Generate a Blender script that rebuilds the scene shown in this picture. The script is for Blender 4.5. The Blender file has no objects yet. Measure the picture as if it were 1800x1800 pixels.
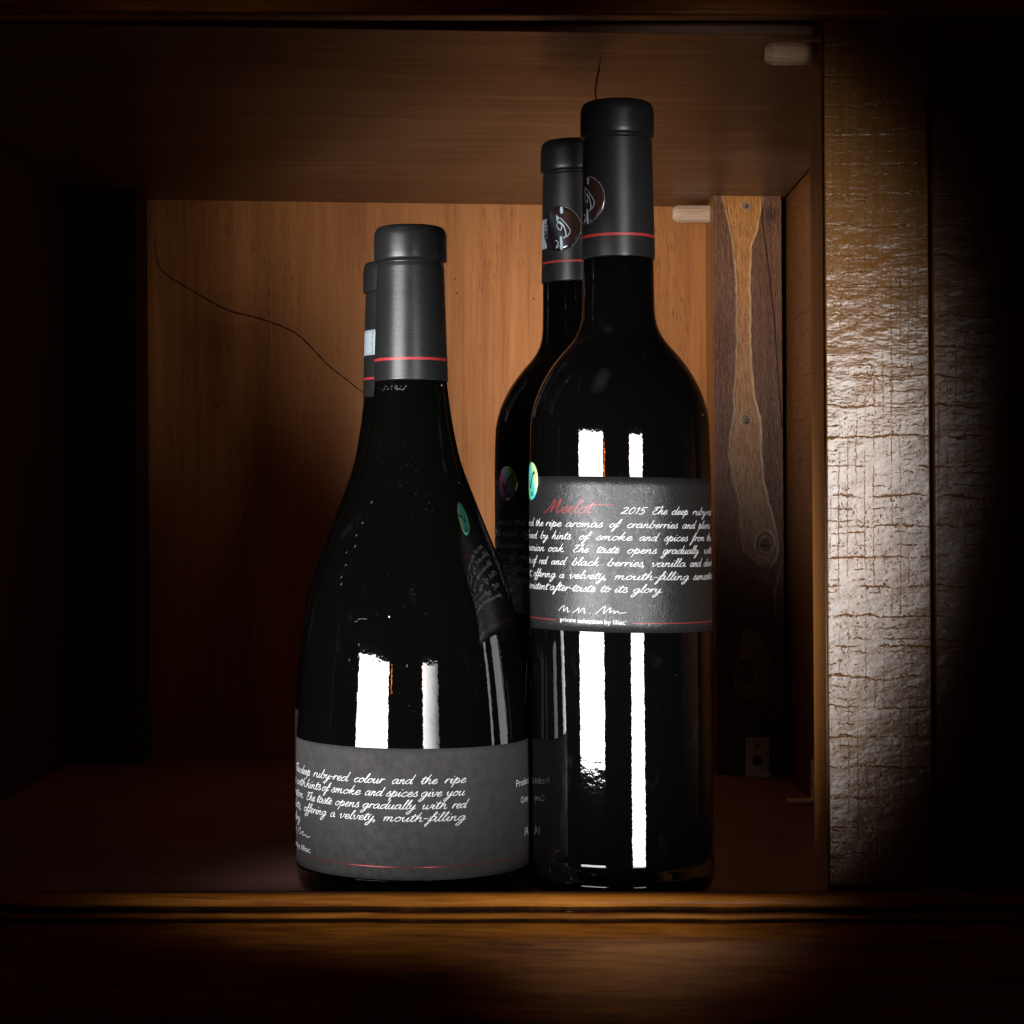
import bpy, bmesh, math, random
import numpy as np
from mathutils import Vector

scene = bpy.context.scene
COL = scene.collection
rnd = random.Random(7)

# ------------------------------------------------------------------ camera
F = 3500.0                      # focal length in photo pixels (1800 px wide)
CAM_D = 0.83                    # camera stands this far in front of y = 0
EYE = 0.155                     # eye height over the shelf
cam = bpy.data.cameras.new('camera')
cam.sensor_width = 36.0
cam.lens = 36.0 * F / 1800.0
cam.clip_start = 0.02
cam.clip_end = 50
cam_ob = bpy.data.objects.new('camera', cam)
cam_ob.location = (0, -CAM_D, EYE)
cam_ob.rotation_euler = (math.radians(90), 0, 0)
COL.objects.link(cam_ob)
scene.camera = cam_ob

# ------------------------------------------------------------------ world / exposure
world = bpy.data.worlds.new('World')
scene.world = world
world.use_nodes = True
bgn = world.node_tree.nodes['Background']
bgn.inputs[0].default_value = (0.01, 0.007, 0.008, 1)
bgn.inputs[1].default_value = 0.0
scene.render.engine = 'CYCLES'
scene.view_settings.view_transform = 'Standard'
scene.view_settings.look = 'None'
scene.view_settings.gamma = 1
scene.view_settings.exposure = 0.0
scene.cycles.max_bounces = 8
scene.cycles.glossy_bounces = 5
scene.cycles.diffuse_bounces = 3

# ------------------------------------------------------------------ lamps: two tall strip softboxes behind the camera.
# Each gets an invented iris mask, added to fade the view's edges to black.
def Y(d):
    return d - CAM_D

def softbox(name, loc, aim, w, h, radiance, color, plane_d, cx, cz, rx, rz, r0, r1, pitch=False, soft=0, skew=0.0):
    la = bpy.data.lights.new(name, 'AREA')
    la.shape = 'RECTANGLE'
    la.size = w
    la.size_y = h
    la.energy = radiance * math.pi * w * h
    la.color = color
    la.use_nodes = True
    nt = la.node_tree
    N, L = nt.nodes, nt.links
    em = [n for n in N if n.type == 'EMISSION'][0]
    geo = N.new('ShaderNodeNewGeometry')
    sp = N.new('ShaderNodeSeparateXYZ'); L.new(geo.outputs['Position'], sp.inputs[0])
    si = N.new('ShaderNodeSeparateXYZ'); L.new(geo.outputs['Incoming'], si.inputs[0])
    def m(op, a, b=None, c=None):
        n = N.new('ShaderNodeMath'); n.operation = op
        for i, v in enumerate((a, b, c)):
            if v is None: continue
            if isinstance(v, (int, float)): n.inputs[i].default_value = v
            else: L.new(v, n.inputs[i])
        return n.outputs[0]
    t = m('DIVIDE', m('SUBTRACT', Y(plane_d), sp.outputs[1]), si.outputs[1])
    x = m('MULTIPLY_ADD', t, si.outputs[0], sp.outputs[0])
    z = m('MULTIPLY_ADD', t, si.outputs[2], sp.outputs[2])
    x = m('MULTIPLY_ADD', m('SUBTRACT', z, cz), -skew, x)          # slants the added iris mask with height
    ex = m('POWER', m('ABSOLUTE', m('DIVIDE', m('SUBTRACT', x, cx), rx)), 2.0)
    ez = m('POWER', m('ABSOLUTE', m('DIVIDE', m('SUBTRACT', z, cz), rz)), 2.0)
    r = m('SQRT', m('ADD', ex, ez))
    mr = N.new('ShaderNodeMapRange'); mr.interpolation_type = 'SMOOTHSTEP'
    L.new(r, mr.inputs['Value'])
    mr.inputs['From Min'].default_value = r0
    mr.inputs['From Max'].default_value = r1
    mr.inputs['To Min'].default_value = 1.0
    mr.inputs['To Max'].default_value = 0.0
    out = mr.outputs[0]
    if soft:                    # diffuser that is brightest in its middle
        vd = N.new('ShaderNodeVectorMath'); vd.operation = 'DISTANCE'
        L.new(geo.outputs['Position'], vd.inputs[0]); vd.inputs[1].default_value = loc
        m2 = N.new('ShaderNodeMapRange'); m2.interpolation_type = 'SMOOTHSTEP'
        L.new(vd.outputs['Value'], m2.inputs['Value'])
        m2.inputs['From Min'].default_value = 0; m2.inputs['From Max'].default_value = soft
        m2.inputs['To Min'].default_value = 1; m2.inputs['To Max'].default_value = 0
        out = m('MULTIPLY', out, m2.outputs[0])
    L.new(out, em.inputs['Strength'])
    ob = bpy.data.objects.new(name, la)
    ob.location = loc
    v = Vector(aim) - Vector(loc)
    if not pitch: v.z = 0.0
    ob.rotation_euler = v.to_track_quat('-Z', 'Y').to_euler()
    COL.objects.link(ob)
    return ob

softbox('softbox_key', (0.42, Y(-0.4), 0.005), (0.0, 0.0, 0.005), 0.36, 0.59, 42, (1.0, 0.99, 0.985),
        0.92, 0.018, 0.175, 0.128, 0.200, 0.56, 1.06, skew=0.12)
softbox('softbox_side', (-0.98, Y(-0.4), 0.09), (0.0, 0.0, 0.09), 0.90, 0.50, 54, (0.99, 0.99, 1.0),
        0.82, -0.072, 0.155, 0.222, 0.172, 0.58, 1.06, skew=-0.40)
softbox('softbox_overhead', (-0.60, Y(0.25), 1.28), (-0.10, Y(0.90), 0.0), 0.7, 0.6, 6.5, (1.0, 0.93, 0.86),
        0.82, -0.055, 0.130, 0.105, 0.165, 0.50, 1.15, True, 0.45)

def small_lamp(name, loc, w, h, radiance):       # warm bulbs whose glints show beside the white strips
    la = bpy.data.lights.new(name, 'AREA')
    la.shape = 'RECTANGLE'; la.size = w; la.size_y = h
    la.energy = radiance * math.pi * w * h
    la.color = (1.0, 0.22, 0.02)
    ob = bpy.data.objects.new(name, la)
    ob.location = loc
    v = Vector((0, 0, .1)) - Vector(loc)
    ob.rotation_euler = v.to_track_quat('-Z', 'Y').to_euler()
    COL.objects.link(ob)
small_lamp('warm_bulb', (-.435, Y(-.36), .235), .018, .075, 26)
small_lamp('warm_bulb', (.236, Y(-.36), .255), .014, .06, 26)

# ------------------------------------------------------------------ helpers
def link(ob, parent=None):
    COL.objects.link(ob)
    if parent is not None:
        ob.parent = parent
    return ob

def mesh_obj(name, verts, faces, mat, parent=None, smooth=False):
    me = bpy.data.meshes.new(name)
    me.from_pydata([tuple(v) for v in verts], [], faces)
    me.update()
    if smooth:
        me.polygons.foreach_set('use_smooth', [True] * len(me.polygons))
    if mat: me.materials.append(mat)
    return link(bpy.data.objects.new(name, me), parent)

def thing(name, label, cat, loc=(0, 0, 0), group=None):
    o = bpy.data.objects.new(name, None)
    o.empty_display_size = 0.05
    o.location = loc
    o['label'] = label
    o['category'] = cat
    if group: o['group'] = group
    return link(o)

def box_obj(name, x0, x1, y0, y1, z0, z1, mat, parent, bev=0.0008, seg=2):
    bm = bmesh.new()
    bmesh.ops.create_cube(bm, size=1)
    for v in bm.verts:
        v.co = Vector((x0 + (v.co.x + .5) * (x1 - x0), y0 + (v.co.y + .5) * (y1 - y0), z0 + (v.co.z + .5) * (z1 - z0)))
    if bev:
        bmesh.ops.bevel(bm, geom=bm.edges[:], offset=bev, segments=seg, affect='EDGES', profile=0.5)
    me = bpy.data.meshes.new(name)
    bm.to_mesh(me); bm.free()
    me.materials.append(mat)
    return link(bpy.data.objects.new(name, me), parent)

class Mat:
    """small node-building helper"""
    def __init__(self, name):
        self.m = bpy.data.materials.new(name)
        self.m.use_nodes = True
        self.nt = self.m.node_tree
        self.p = [n for n in self.nt.nodes if n.type == 'BSDF_PRINCIPLED'][0]
    def n(self, t, **kw):
        nd = self.nt.nodes.new(t)
        for k, v in kw.items(): setattr(nd, k, v)
        return nd
    def put(self, sock, v):
        if isinstance(v, bpy.types.NodeSocket): self.nt.links.new(v, sock)
        else: sock.default_value = v
    def set(self, **kw):
        for k, v in kw.items(): self.put(self.p.inputs[k.replace('_', ' ')], v)
    def coord(self, sx=1, sy=1, sz=1, off=(0, 0, 0), kind='Object'):
        tc = self.n('ShaderNodeTexCoord')
        mp = self.n('ShaderNodeMapping')
        self.put(mp.inputs[0], tc.outputs[kind])
        mp.inputs['Scale'].default_value = (sx, sy, sz)
        mp.inputs['Location'].default_value = off
        return mp.outputs[0]
    def noise(self, vec, scale=1.0, detail=4, rough=0.5, dist=0.0):
        t = self.n('ShaderNodeTexNoise')
        self.put(t.inputs['Vector'], vec)
        t.inputs['Scale'].default_value = scale
        t.inputs['Detail'].default_value = detail
        t.inputs['Roughness'].default_value = rough
        t.inputs['Distortion'].default_value = dist
        return t.outputs[0]
    def ramp(self, fac, stops):
        r = self.n('ShaderNodeValToRGB')
        e = r.color_ramp.elements
        while len(e) < len(stops): e.new(0.5)
        for el, (p, c) in zip(e, stops):
            el.position = p
            el.color = c if len(c) == 4 else (*c, 1)
        self.put(r.inputs[0], fac)
        return r.outputs[0]
    def step(self, v, a, b, lo=0.0, hi=1.0):
        r = self.n('ShaderNodeMapRange', interpolation_type='SMOOTHSTEP')
        self.put(r.inputs['Value'], v)
        for k, x in (('From Min', a), ('From Max', b), ('To Min', lo), ('To Max', hi)):
            r.inputs[k].default_value = x
        return r.outputs[0]
    def math(self, op, a, b=0.0, c=0.0):
        n = self.n('ShaderNodeMath', operation=op)
        for i, v in enumerate((a, b, c)): self.put(n.inputs[i], v)
        return n.outputs[0]
    def mix(self, fac, a, b, mode='MIX'):
        n = self.n('ShaderNodeMix', data_type='RGBA', blend_type=mode)
        self.put(n.inputs[0], fac)
        for s, v in ((n.inputs[6], a), (n.inputs[7], b)):
            self.put(s, v if not isinstance(v, tuple) or len(v) == 4 else (*v, 1))
        return n.outputs[2]
    def bump(self, h, dist, strength=1.0, prev=None):
        n = self.n('ShaderNodeBump')
        self.put(n.inputs['Height'], h)
        n.inputs['Distance'].default_value = dist
        n.inputs['Strength'].default_value = strength
        if prev is not None: self.put(n.inputs['Normal'], prev)
        return n.outputs[0]

# ------------------------------------------------------------------ materials
def veneer(name, axis, light, dark, pore, rough=0.4, spec=0.4, wavy=0.0, sat=1.0):
    """planed and lacquered veneer; axis = grain direction"""
    M = Mat(name)
    def sc(across, along):
        v = [across] * 3
        v['xyz'.index(axis)] = along
        return v
    warp = M.noise(M.coord(*sc(9, 3)), 1, 2, .5)
    v1 = M.coord(*sc(120, 5))
    if wavy:
        add = M.n('ShaderNodeVectorMath', operation='MULTIPLY_ADD')
        wn = M.n('ShaderNodeTexNoise'); M.put(wn.inputs['Vector'], M.coord(*sc(14, 10))); wn.inputs['Scale'].default_value = 1
        M.put(add.inputs[0], wn.outputs[1]); add.inputs[1].default_value = (wavy,) * 3; M.put(add.inputs[2], v1)
        v1 = add.outputs[0]
    g1 = M.noise(v1, 1, 5, .6)
    g2 = M.noise(M.coord(*sc(700, 22)), 1, 3, .6)
    g = M.math('ADD', M.math('MULTIPLY', g1, .62), M.math('MULTIPLY', g2, .38))
    c = M.ramp(g, [(.34, dark), (.62, light)])
    big = M.noise(M.coord(*sc(14, 5), off=(3, 1, 2)), 1, 3, .55)
    c = M.mix(M.step(big, .35, .72, 0, .55), c, tuple(x * .62 for x in light))
    pn = M.noise(M.coord(*sc(1700, 95), off=(1, 4, 7)), 1, 2, .5)
    pm = M.noise(M.coord(*sc(60, 12), off=(5, 5, 5)), 1, 2, .5)
    pores = M.math('MULTIPLY', M.step(pn, .60, .68), M.step(pm, .36, .60))
    c = M.mix(M.math('MULTIPLY', pores, .70), c, pore)
    # scattered specks and tiny pin marks
    vo = M.n('ShaderNodeTexVoronoi'); M.put(vo.inputs['Vector'], M.coord(60, 60, 60)); vo.inputs['Scale'].default_value = 1
    sepc = M.n('ShaderNodeSeparateColor'); M.put(sepc.inputs[0], vo.outputs['Color'])
    spk = M.math('MULTIPLY', M.step(vo.outputs['Distance'], .035, .055, 1, 0), M.step(sepc.outputs[0], .72, .74))
    c = M.mix(M.math('MULTIPLY', spk, .8), c, pore)
    M.set(Base_Color=c, Roughness=M.step(g, .3, .7, rough + .08, rough - .06), Specular_IOR_Level=spec)
    M.set(Normal=M.bump(M.math('SUBTRACT', g, M.math('MULTIPLY', pores, .5)), .00035, .5))
    return M.m

m_back = veneer('back_veneer', 'z', (.54, .205, .056), (.33, .110, .027), (.07, .024, .012), .50, .20)
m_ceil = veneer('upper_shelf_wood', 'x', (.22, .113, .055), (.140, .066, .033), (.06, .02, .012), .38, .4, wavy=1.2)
m_floor = veneer('shelf_wood', 'x', (.42, .215, .190), (.28, .132, .124), (.05, .02, .014), .36, .45, wavy=.9)  # plum tone paints in the purple cast of the shadows
m_wood_shaded = veneer('shaded_wood', 'z', (.060, .024, .012), (.035, .013, .007), (.01, .005, .004), .6, .15)  # shade of the left corner is painted into this dark colour
m_edge = veneer('planed_edge_wood', 'z', (.34, .135, .030), (.19, .066, .013), (.04, .015, .006), .38, .45)

def post_mat():
    M = Mat('knotty_pine')
    at = M.n('ShaderNodeAttribute', attribute_name='tint')
    n1 = M.noise(M.coord(1500, 1500, 900), 1, 3, .6)
    n2 = M.noise(M.coord(620, 620, 170), 1, 4, .6)
    n3 = M.noise(M.coord(50, 50, 16), 1, 4, .6)
    c = M.mix(M.step(n2, .35, .68, 0, .55), at.outputs[0], M.mix(1, at.outputs[0], (.42, .36, .33, 1), 'MULTIPLY'))
    c = M.mix(M.step(n3, .4, .7, 0, .5), c, M.mix(1, c, (.5, .42, .42, 1), 'MULTIPLY'))
    h = M.math('ADD', M.math('MULTIPLY', n1, .6), M.math('MULTIPLY', n2, .7))
    M.set(Base_Color=c, Roughness=.20, Specular_IOR_Level=.32, Normal=M.bump(h, .0015, .9))
    return M.m
m_post = post_mat()

def sawn(name, light, dark, spec=.2, rough=.4, coat=.7, coat_rough=.13, dist=.0008, nubs=.3):
    """rough sawn plank: a net of fine grooves (fibre lines crossed by wavy saw marks) under thick lacquer"""
    M = Mat(name)
    tc = M.n('ShaderNodeTexCoord')
    sep = M.n('ShaderNodeSeparateXYZ'); M.put(sep.inputs[0], tc.outputs['Object'])
    hx = M.math('ADD', sep.outputs[0], sep.outputs[1])
    wob = M.noise(M.coord(80, 80, 40), 1, 3, .55)
    wob2 = M.noise(M.coord(700, 700, 700, off=(3, 1, 4)), 1, 3, .6)
    jag = M.math('MULTIPLY', wob2, .0022)
    zz = M.math('ADD', M.math('ADD', sep.outputs[2], M.math('MULTIPLY', wob, .0050)), jag)
    xx = M.math('ADD', hx, M.math('ADD', M.math('MULTIPLY', M.noise(M.coord(50, 50, 8), 1, 2, .5), .0025), M.math('MULTIPLY', jag, .8)))
    def comb(v, period, sharp):
        t = M.math('ABSOLUTE', M.math('SINE', M.math('MULTIPLY', v, math.pi / period)))
        return M.step(t, 0, sharp, 1, 0)
    a1 = M.noise(M.coord(130, 130, 45, off=(2, 2, 2)), 1, 3, .6)
    a2 = M.noise(M.coord(60, 60, 60, off=(9, 5, 2)), 1, 3, .6)
    a3 = M.noise(M.coord(90, 90, 26, off=(1, 8, 6)), 1, 3, .6)
    saw = M.math('MULTIPLY', comb(zz, .0047, .20), M.step(a1, .46, .66))
    saw_b = M.math('MULTIPLY', comb(M.math('ADD', zz, .0017), .0119, .13), M.step(a2, .38, .56))
    fibre = M.math('MULTIPLY', comb(xx, .0034, .20), M.step(a3, .42, .70, 0, .42))
    fleck = M.step(M.noise(M.coord(900, 900, 700, off=(4, 4, 4)), 1, 2, .6), .62, .70)
    fleck = M.math('MULTIPLY', fleck, M.step(a2, .42, .62, 0, .8))
    frag = M.step(M.noise(M.coord(620, 620, 620, off=(2, 7, 3)), 1, 3, .65), .38, .54, .25, 1)
    line = M.math('MAXIMUM', M.math('MAXIMUM', M.math('MULTIPLY', saw, .8), M.math('MULTIPLY', saw_b, .75)), M.math('MAXIMUM', fibre, fleck))
    line = M.math('MULTIPLY', line, frag)
    nub = M.noise(M.coord(420, 420, 420), 1, 4, .62)
    h = M.math('ADD', M.math('MULTIPLY', line, -.8), M.math('MULTIPLY', nub, nubs))
    h = M.math('ADD', h, M.math('MULTIPLY', M.noise(M.coord(60, 60, 130, off=(6, 6, 1)), 1, 3, .6), .9))
    big = M.noise(M.coord(30, 30, 9, off=(7, 3, 1)), 1, 4, .55)
    fib = M.noise(M.coord(700, 700, 20), 1, 4, .6)
    base = M.mix(M.step(big, .35, .68, 0, .8), light, tuple(x * .55 for x in light))
    base = M.mix(M.step(fib, .4, .65, 0, .6), base, tuple(x * .6 for x in light))
    c = M.mix(M.math('MULTIPLY', line, .9), base, dark)
    M.set(Base_Color=c, Roughness=rough, Specular_IOR_Level=spec)
    M.set(Coat_Weight=M.math('MULTIPLY_ADD', line, -.75 * coat, coat), Coat_Roughness=coat_rough)
    nrm = M.bump(h, dist, .8)
    M.set(Normal=nrm, Coat_Normal=nrm)
    return M.m
m_sawn = sawn('rough_sawn_stile', (.165, .066, .009), (.115, .042, .007), .03, .5, .52, .15, .00042, .12)
m_sawn_dim = sawn('rough_sawn_shaded', (.10, .042, .010), (.05, .02, .006), .03, .55, .22, .2, .00042, .12)  # duller, darker sawn copy; the fade to black is put into its colour
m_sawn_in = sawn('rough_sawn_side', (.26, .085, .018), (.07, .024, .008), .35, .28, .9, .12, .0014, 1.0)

def rail_mat():
    M = Mat('moulded_rail_wood')
    at = M.n('ShaderNodeAttribute', attribute_name='groove')
    g1 = M.noise(M.coord(16, 260, 260), 1, 6, .66, .4)
    g2 = M.noise(M.coord(40, 900, 900), 1, 3, .6)
    g = M.math('ADD', M.math('MULTIPLY', g1, .68), M.math('MULTIPLY', g2, .32))
    c = M.ramp(g, [(.33, (.085, .022, .003)), (.50, (.33, .108, .012)), (.66, (.50, .190, .024))])
    big = M.noise(M.coord(12, 40, 40, off=(4, 2, 2)), 1, 3, .5)
    c = M.mix(M.step(big, .42, .7, 0, .6), c, (.15, .045, .008))
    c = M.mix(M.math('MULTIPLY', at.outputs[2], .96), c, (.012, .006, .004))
    nick = M.n('ShaderNodeTexVoronoi'); M.put(nick.inputs['Vector'], M.coord(55, 160, 160)); nick.inputs['Scale'].default_value = 1
    sc = M.n('ShaderNodeSeparateColor'); M.put(sc.inputs[0], nick.outputs['Color'])
    nk = M.math('MULTIPLY', M.step(nick.outputs['Distance'], .05, .10, 1, 0), M.step(sc.outputs[1], .80, .82))
    c = M.mix(M.math('MULTIPLY', nk, .7), c, (.42, .36, .30))
    M.set(Base_Color=c, Roughness=M.math('MULTIPLY_ADD', at.outputs[2], .4, .36), Specular_IOR_Level=M.math('MULTIPLY_ADD', at.outputs[2], -.12, .16))
    M.set(Normal=M.bump(g, .0004, .5))
    return M.m
m_rail = rail_mat()

def raw_dowel():
    M = Mat('raw_beech')
    g = M.noise(M.coord(60, 900, 900), 1, 4, .6)
    c = M.ramp(g, [(.35, (.58, .36, .21)), (.65, (.76, .54, .36))])
    M.set(Base_Color=c, Roughness=.6, Specular_IOR_Level=.3, Normal=M.bump(g, .0003, .4))
    return M.m
m_dowel = raw_dowel()

def metal(name, col, rough):
    M = Mat(name)
    g = M.noise(M.coord(900, 900, 900), 1, 3, .6)
    M.set(Base_Color=(*col, 1), Metallic=1.0, Roughness=M.step(g, .3, .7, rough - .06, rough + .1))
    return M.m
m_zinc = metal('zinc_plate', (.82, .84, .84), .42); m_zinc.node_tree.nodes['Principled BSDF'].inputs['Metallic'].default_value = .1
m_brass = metal('yellow_zinc_screw', (.80, .60, .22), .35)

def dark(name, col=(.006, .005, .006), rough=.7):
    M = Mat(name)
    n = M.noise(M.coord(400, 400, 400), 1, 3, .6)
    M.set(Base_Color=M.mix(M.step(n, .3, .7), (*col, 1), tuple(x * .6 for x in col)), Roughness=rough, Specular_IOR_Level=.15)
    return M.m
m_gap = dark('dark_gap')
m_crackm = dark('dark_crack', (.035, .012, .016))

def glass(name, tint, dust):
    M = Mat(name)
    v = M.coord(1, 1, 1)
    peel = M.noise(v, 420, 2, .5)
    fine = M.noise(v, 90, 2, .5)
    h = M.math('ADD', M.math('MULTIPLY', peel, .5), M.math('MULTIPLY', fine, .8))
    vo = M.n('ShaderNodeTexVoronoi'); M.put(vo.inputs['Vector'], v); vo.inputs['Scale'].default_value = 150
    sc = M.n('ShaderNodeSeparateColor'); M.put(sc.inputs[0], vo.outputs['Color'])
    spk = M.math('MULTIPLY', M.step(vo.outputs['Distance'], .03, .075, 1, 0), M.step(sc.outputs[0], 1 - dust, 1 - dust + .01))
    sm = M.noise(M.coord(60, 60, 26), 1, 4, .65, .8)
    smear = M.step(sm, .60, .80, 0, .010)
    c = M.mix(spk, M.mix(smear, (*tint, 1), (.5, .5, .5)), (.45, .45, .43))
    M.set(Base_Color=c, Roughness=M.math('ADD', M.math('MULTIPLY', spk, .5), M.step(sm, .55, .85, .025, .10)), IOR=1.52, Specular_IOR_Level=.5)
    M.set(Normal=M.bump(h, .00006, .6))
    return M.m
m_glass = glass('black_glass', (.0010, .0010, .0010), .035)
m_glass_dusty = glass('black_glass_dusty', (.0012, .0012, .0011), .10)

def foil():
    M = Mat('satin_black_foil')
    g = M.noise(M.coord(12, 12, 2200), 1, 3, .6)
    b = M.noise(M.coord(90, 90, 60), 1, 4, .6)
    M.set(Base_Color=(.010, .0098, .0098, 1), Roughness=M.math('ADD', M.step(g, .3, .7, .27, .35), M.step(b, .4, .7, 0, .06)),
          Specular_IOR_Level=.38, Normal=M.bump(M.math('ADD', g, M.math('MULTIPLY', b, 2.0)), .00009, .28))
    return M.m
m_foil = foil()

def paper(name, col, rough, mott, spec):
    M = Mat(name)
    n = M.noise(M.coord(1500, 1500, 1500), 1, 3, .65)
    n2 = M.noise(M.coord(300, 300, 300), 1, 4, .6)
    n3 = M.noise(M.coord(60, 60, 40), 1, 4, .6)
    c = M.mix(M.step(n2, .35, .68), (*col, 1), tuple(x * .78 for x in col))
    scuff = M.step(n3, .68, .84, 0, .05)
    c = M.mix(scuff, c, (.4, .39, .38))
    M.set(Base_Color=c, Roughness=M.step(n2, .35, .65, rough - .05, rough + .05), Specular_IOR_Level=spec,
          Normal=M.bump(M.math('ADD', n, M.math('MULTIPLY', n2, 1.2)), .00012 * mott, .7))
    return M.m
m_label_m = paper('charcoal_label_sheen', (.0105, .0105, .011), .31, 2.6, .42)
m_label_b = paper('charcoal_label_matt', (.031, .0293, .0278), .75, .5, .15)

def ink(name, col, rough=.5, spec=.3, metallic=0.0):
    M = Mat(name)
    n = M.noise(M.coord(1200, 1200, 1200), 1, 2, .5)
    M.set(Base_Color=M.mix(M.step(n, .3, .7), (*col, 1), tuple(x * .85 for x in col)), Roughness=rough, Specular_IOR_Level=spec, Metallic=metallic)
    return M.m
m_white = ink('white_ink', (.52, .525, .53))
m_red = ink('red_ink', (.27, .018, .021), .42, .4)
m_redfoil = ink('red_foil', (.26, .02, .026), .25, .5, .6)
m_black = ink('black_ink', (.006, .006, .007))
m_tag = ink('pale_tag_paper', (.26, .30, .33), .5)

m_dust = ink('pale_dust', (.085, .085, .082), .8)
m_smudge = ink('grey_glue', (.018, .018, .018), .5)

def holo(name, stops, metallic, rough, coat=0.3):  # iridescent shine is painted in as fixed base colour
    M = Mat(name)
    at = M.n('ShaderNodeAttribute', attribute_name='uvw')
    sep = M.n('ShaderNodeSeparateXYZ'); M.put(sep.inputs[0], at.outputs[1])
    n = M.noise(M.coord(160, 160, 160), 1, 2, .5)
    f = M.math('ADD', M.math('ADD', M.math('MULTIPLY', sep.outputs[0], .75), M.math('MULTIPLY', sep.outputs[1], .35)), M.math('MULTIPLY', n, .25))
    M.set(Base_Color=M.ramp(f, stops), Metallic=metallic, Roughness=rough, Coat_Weight=coat, Coat_Roughness=.05)
    return M.m
m_holo_bright = holo('green_hologram', [(.12, (.75, .55, .12)), (.32, (.25, .75, .25)), (.52, (.06, .66, .42)), (.72, (.06, .55, .62)), (.9, (.5, .7, .3))], .35, .3)
m_holo_dark = holo('dim_hologram', [(.12, (.14, .03, .06)), (.34, (.08, .05, .20)), (.55, (.40, .08, .09)), (.70, (.14, .28, .46)), (.86, (.24, .42, .15))], .5, .3)
m_holo_film = holo('clear_hologram_film', [(.1, (.075, .034, .028)), (.35, (.05, .028, .036)), (.52, (.03, .02, .034)), (.62, (.10, .13, .14)), (.72, (.06, .03, .05)), (.9, (.09, .045, .034))], .75, .16, .3)
m_silver = ink('silver_emblem', (.34, .43, .47), .3, .5, .2)

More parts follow.
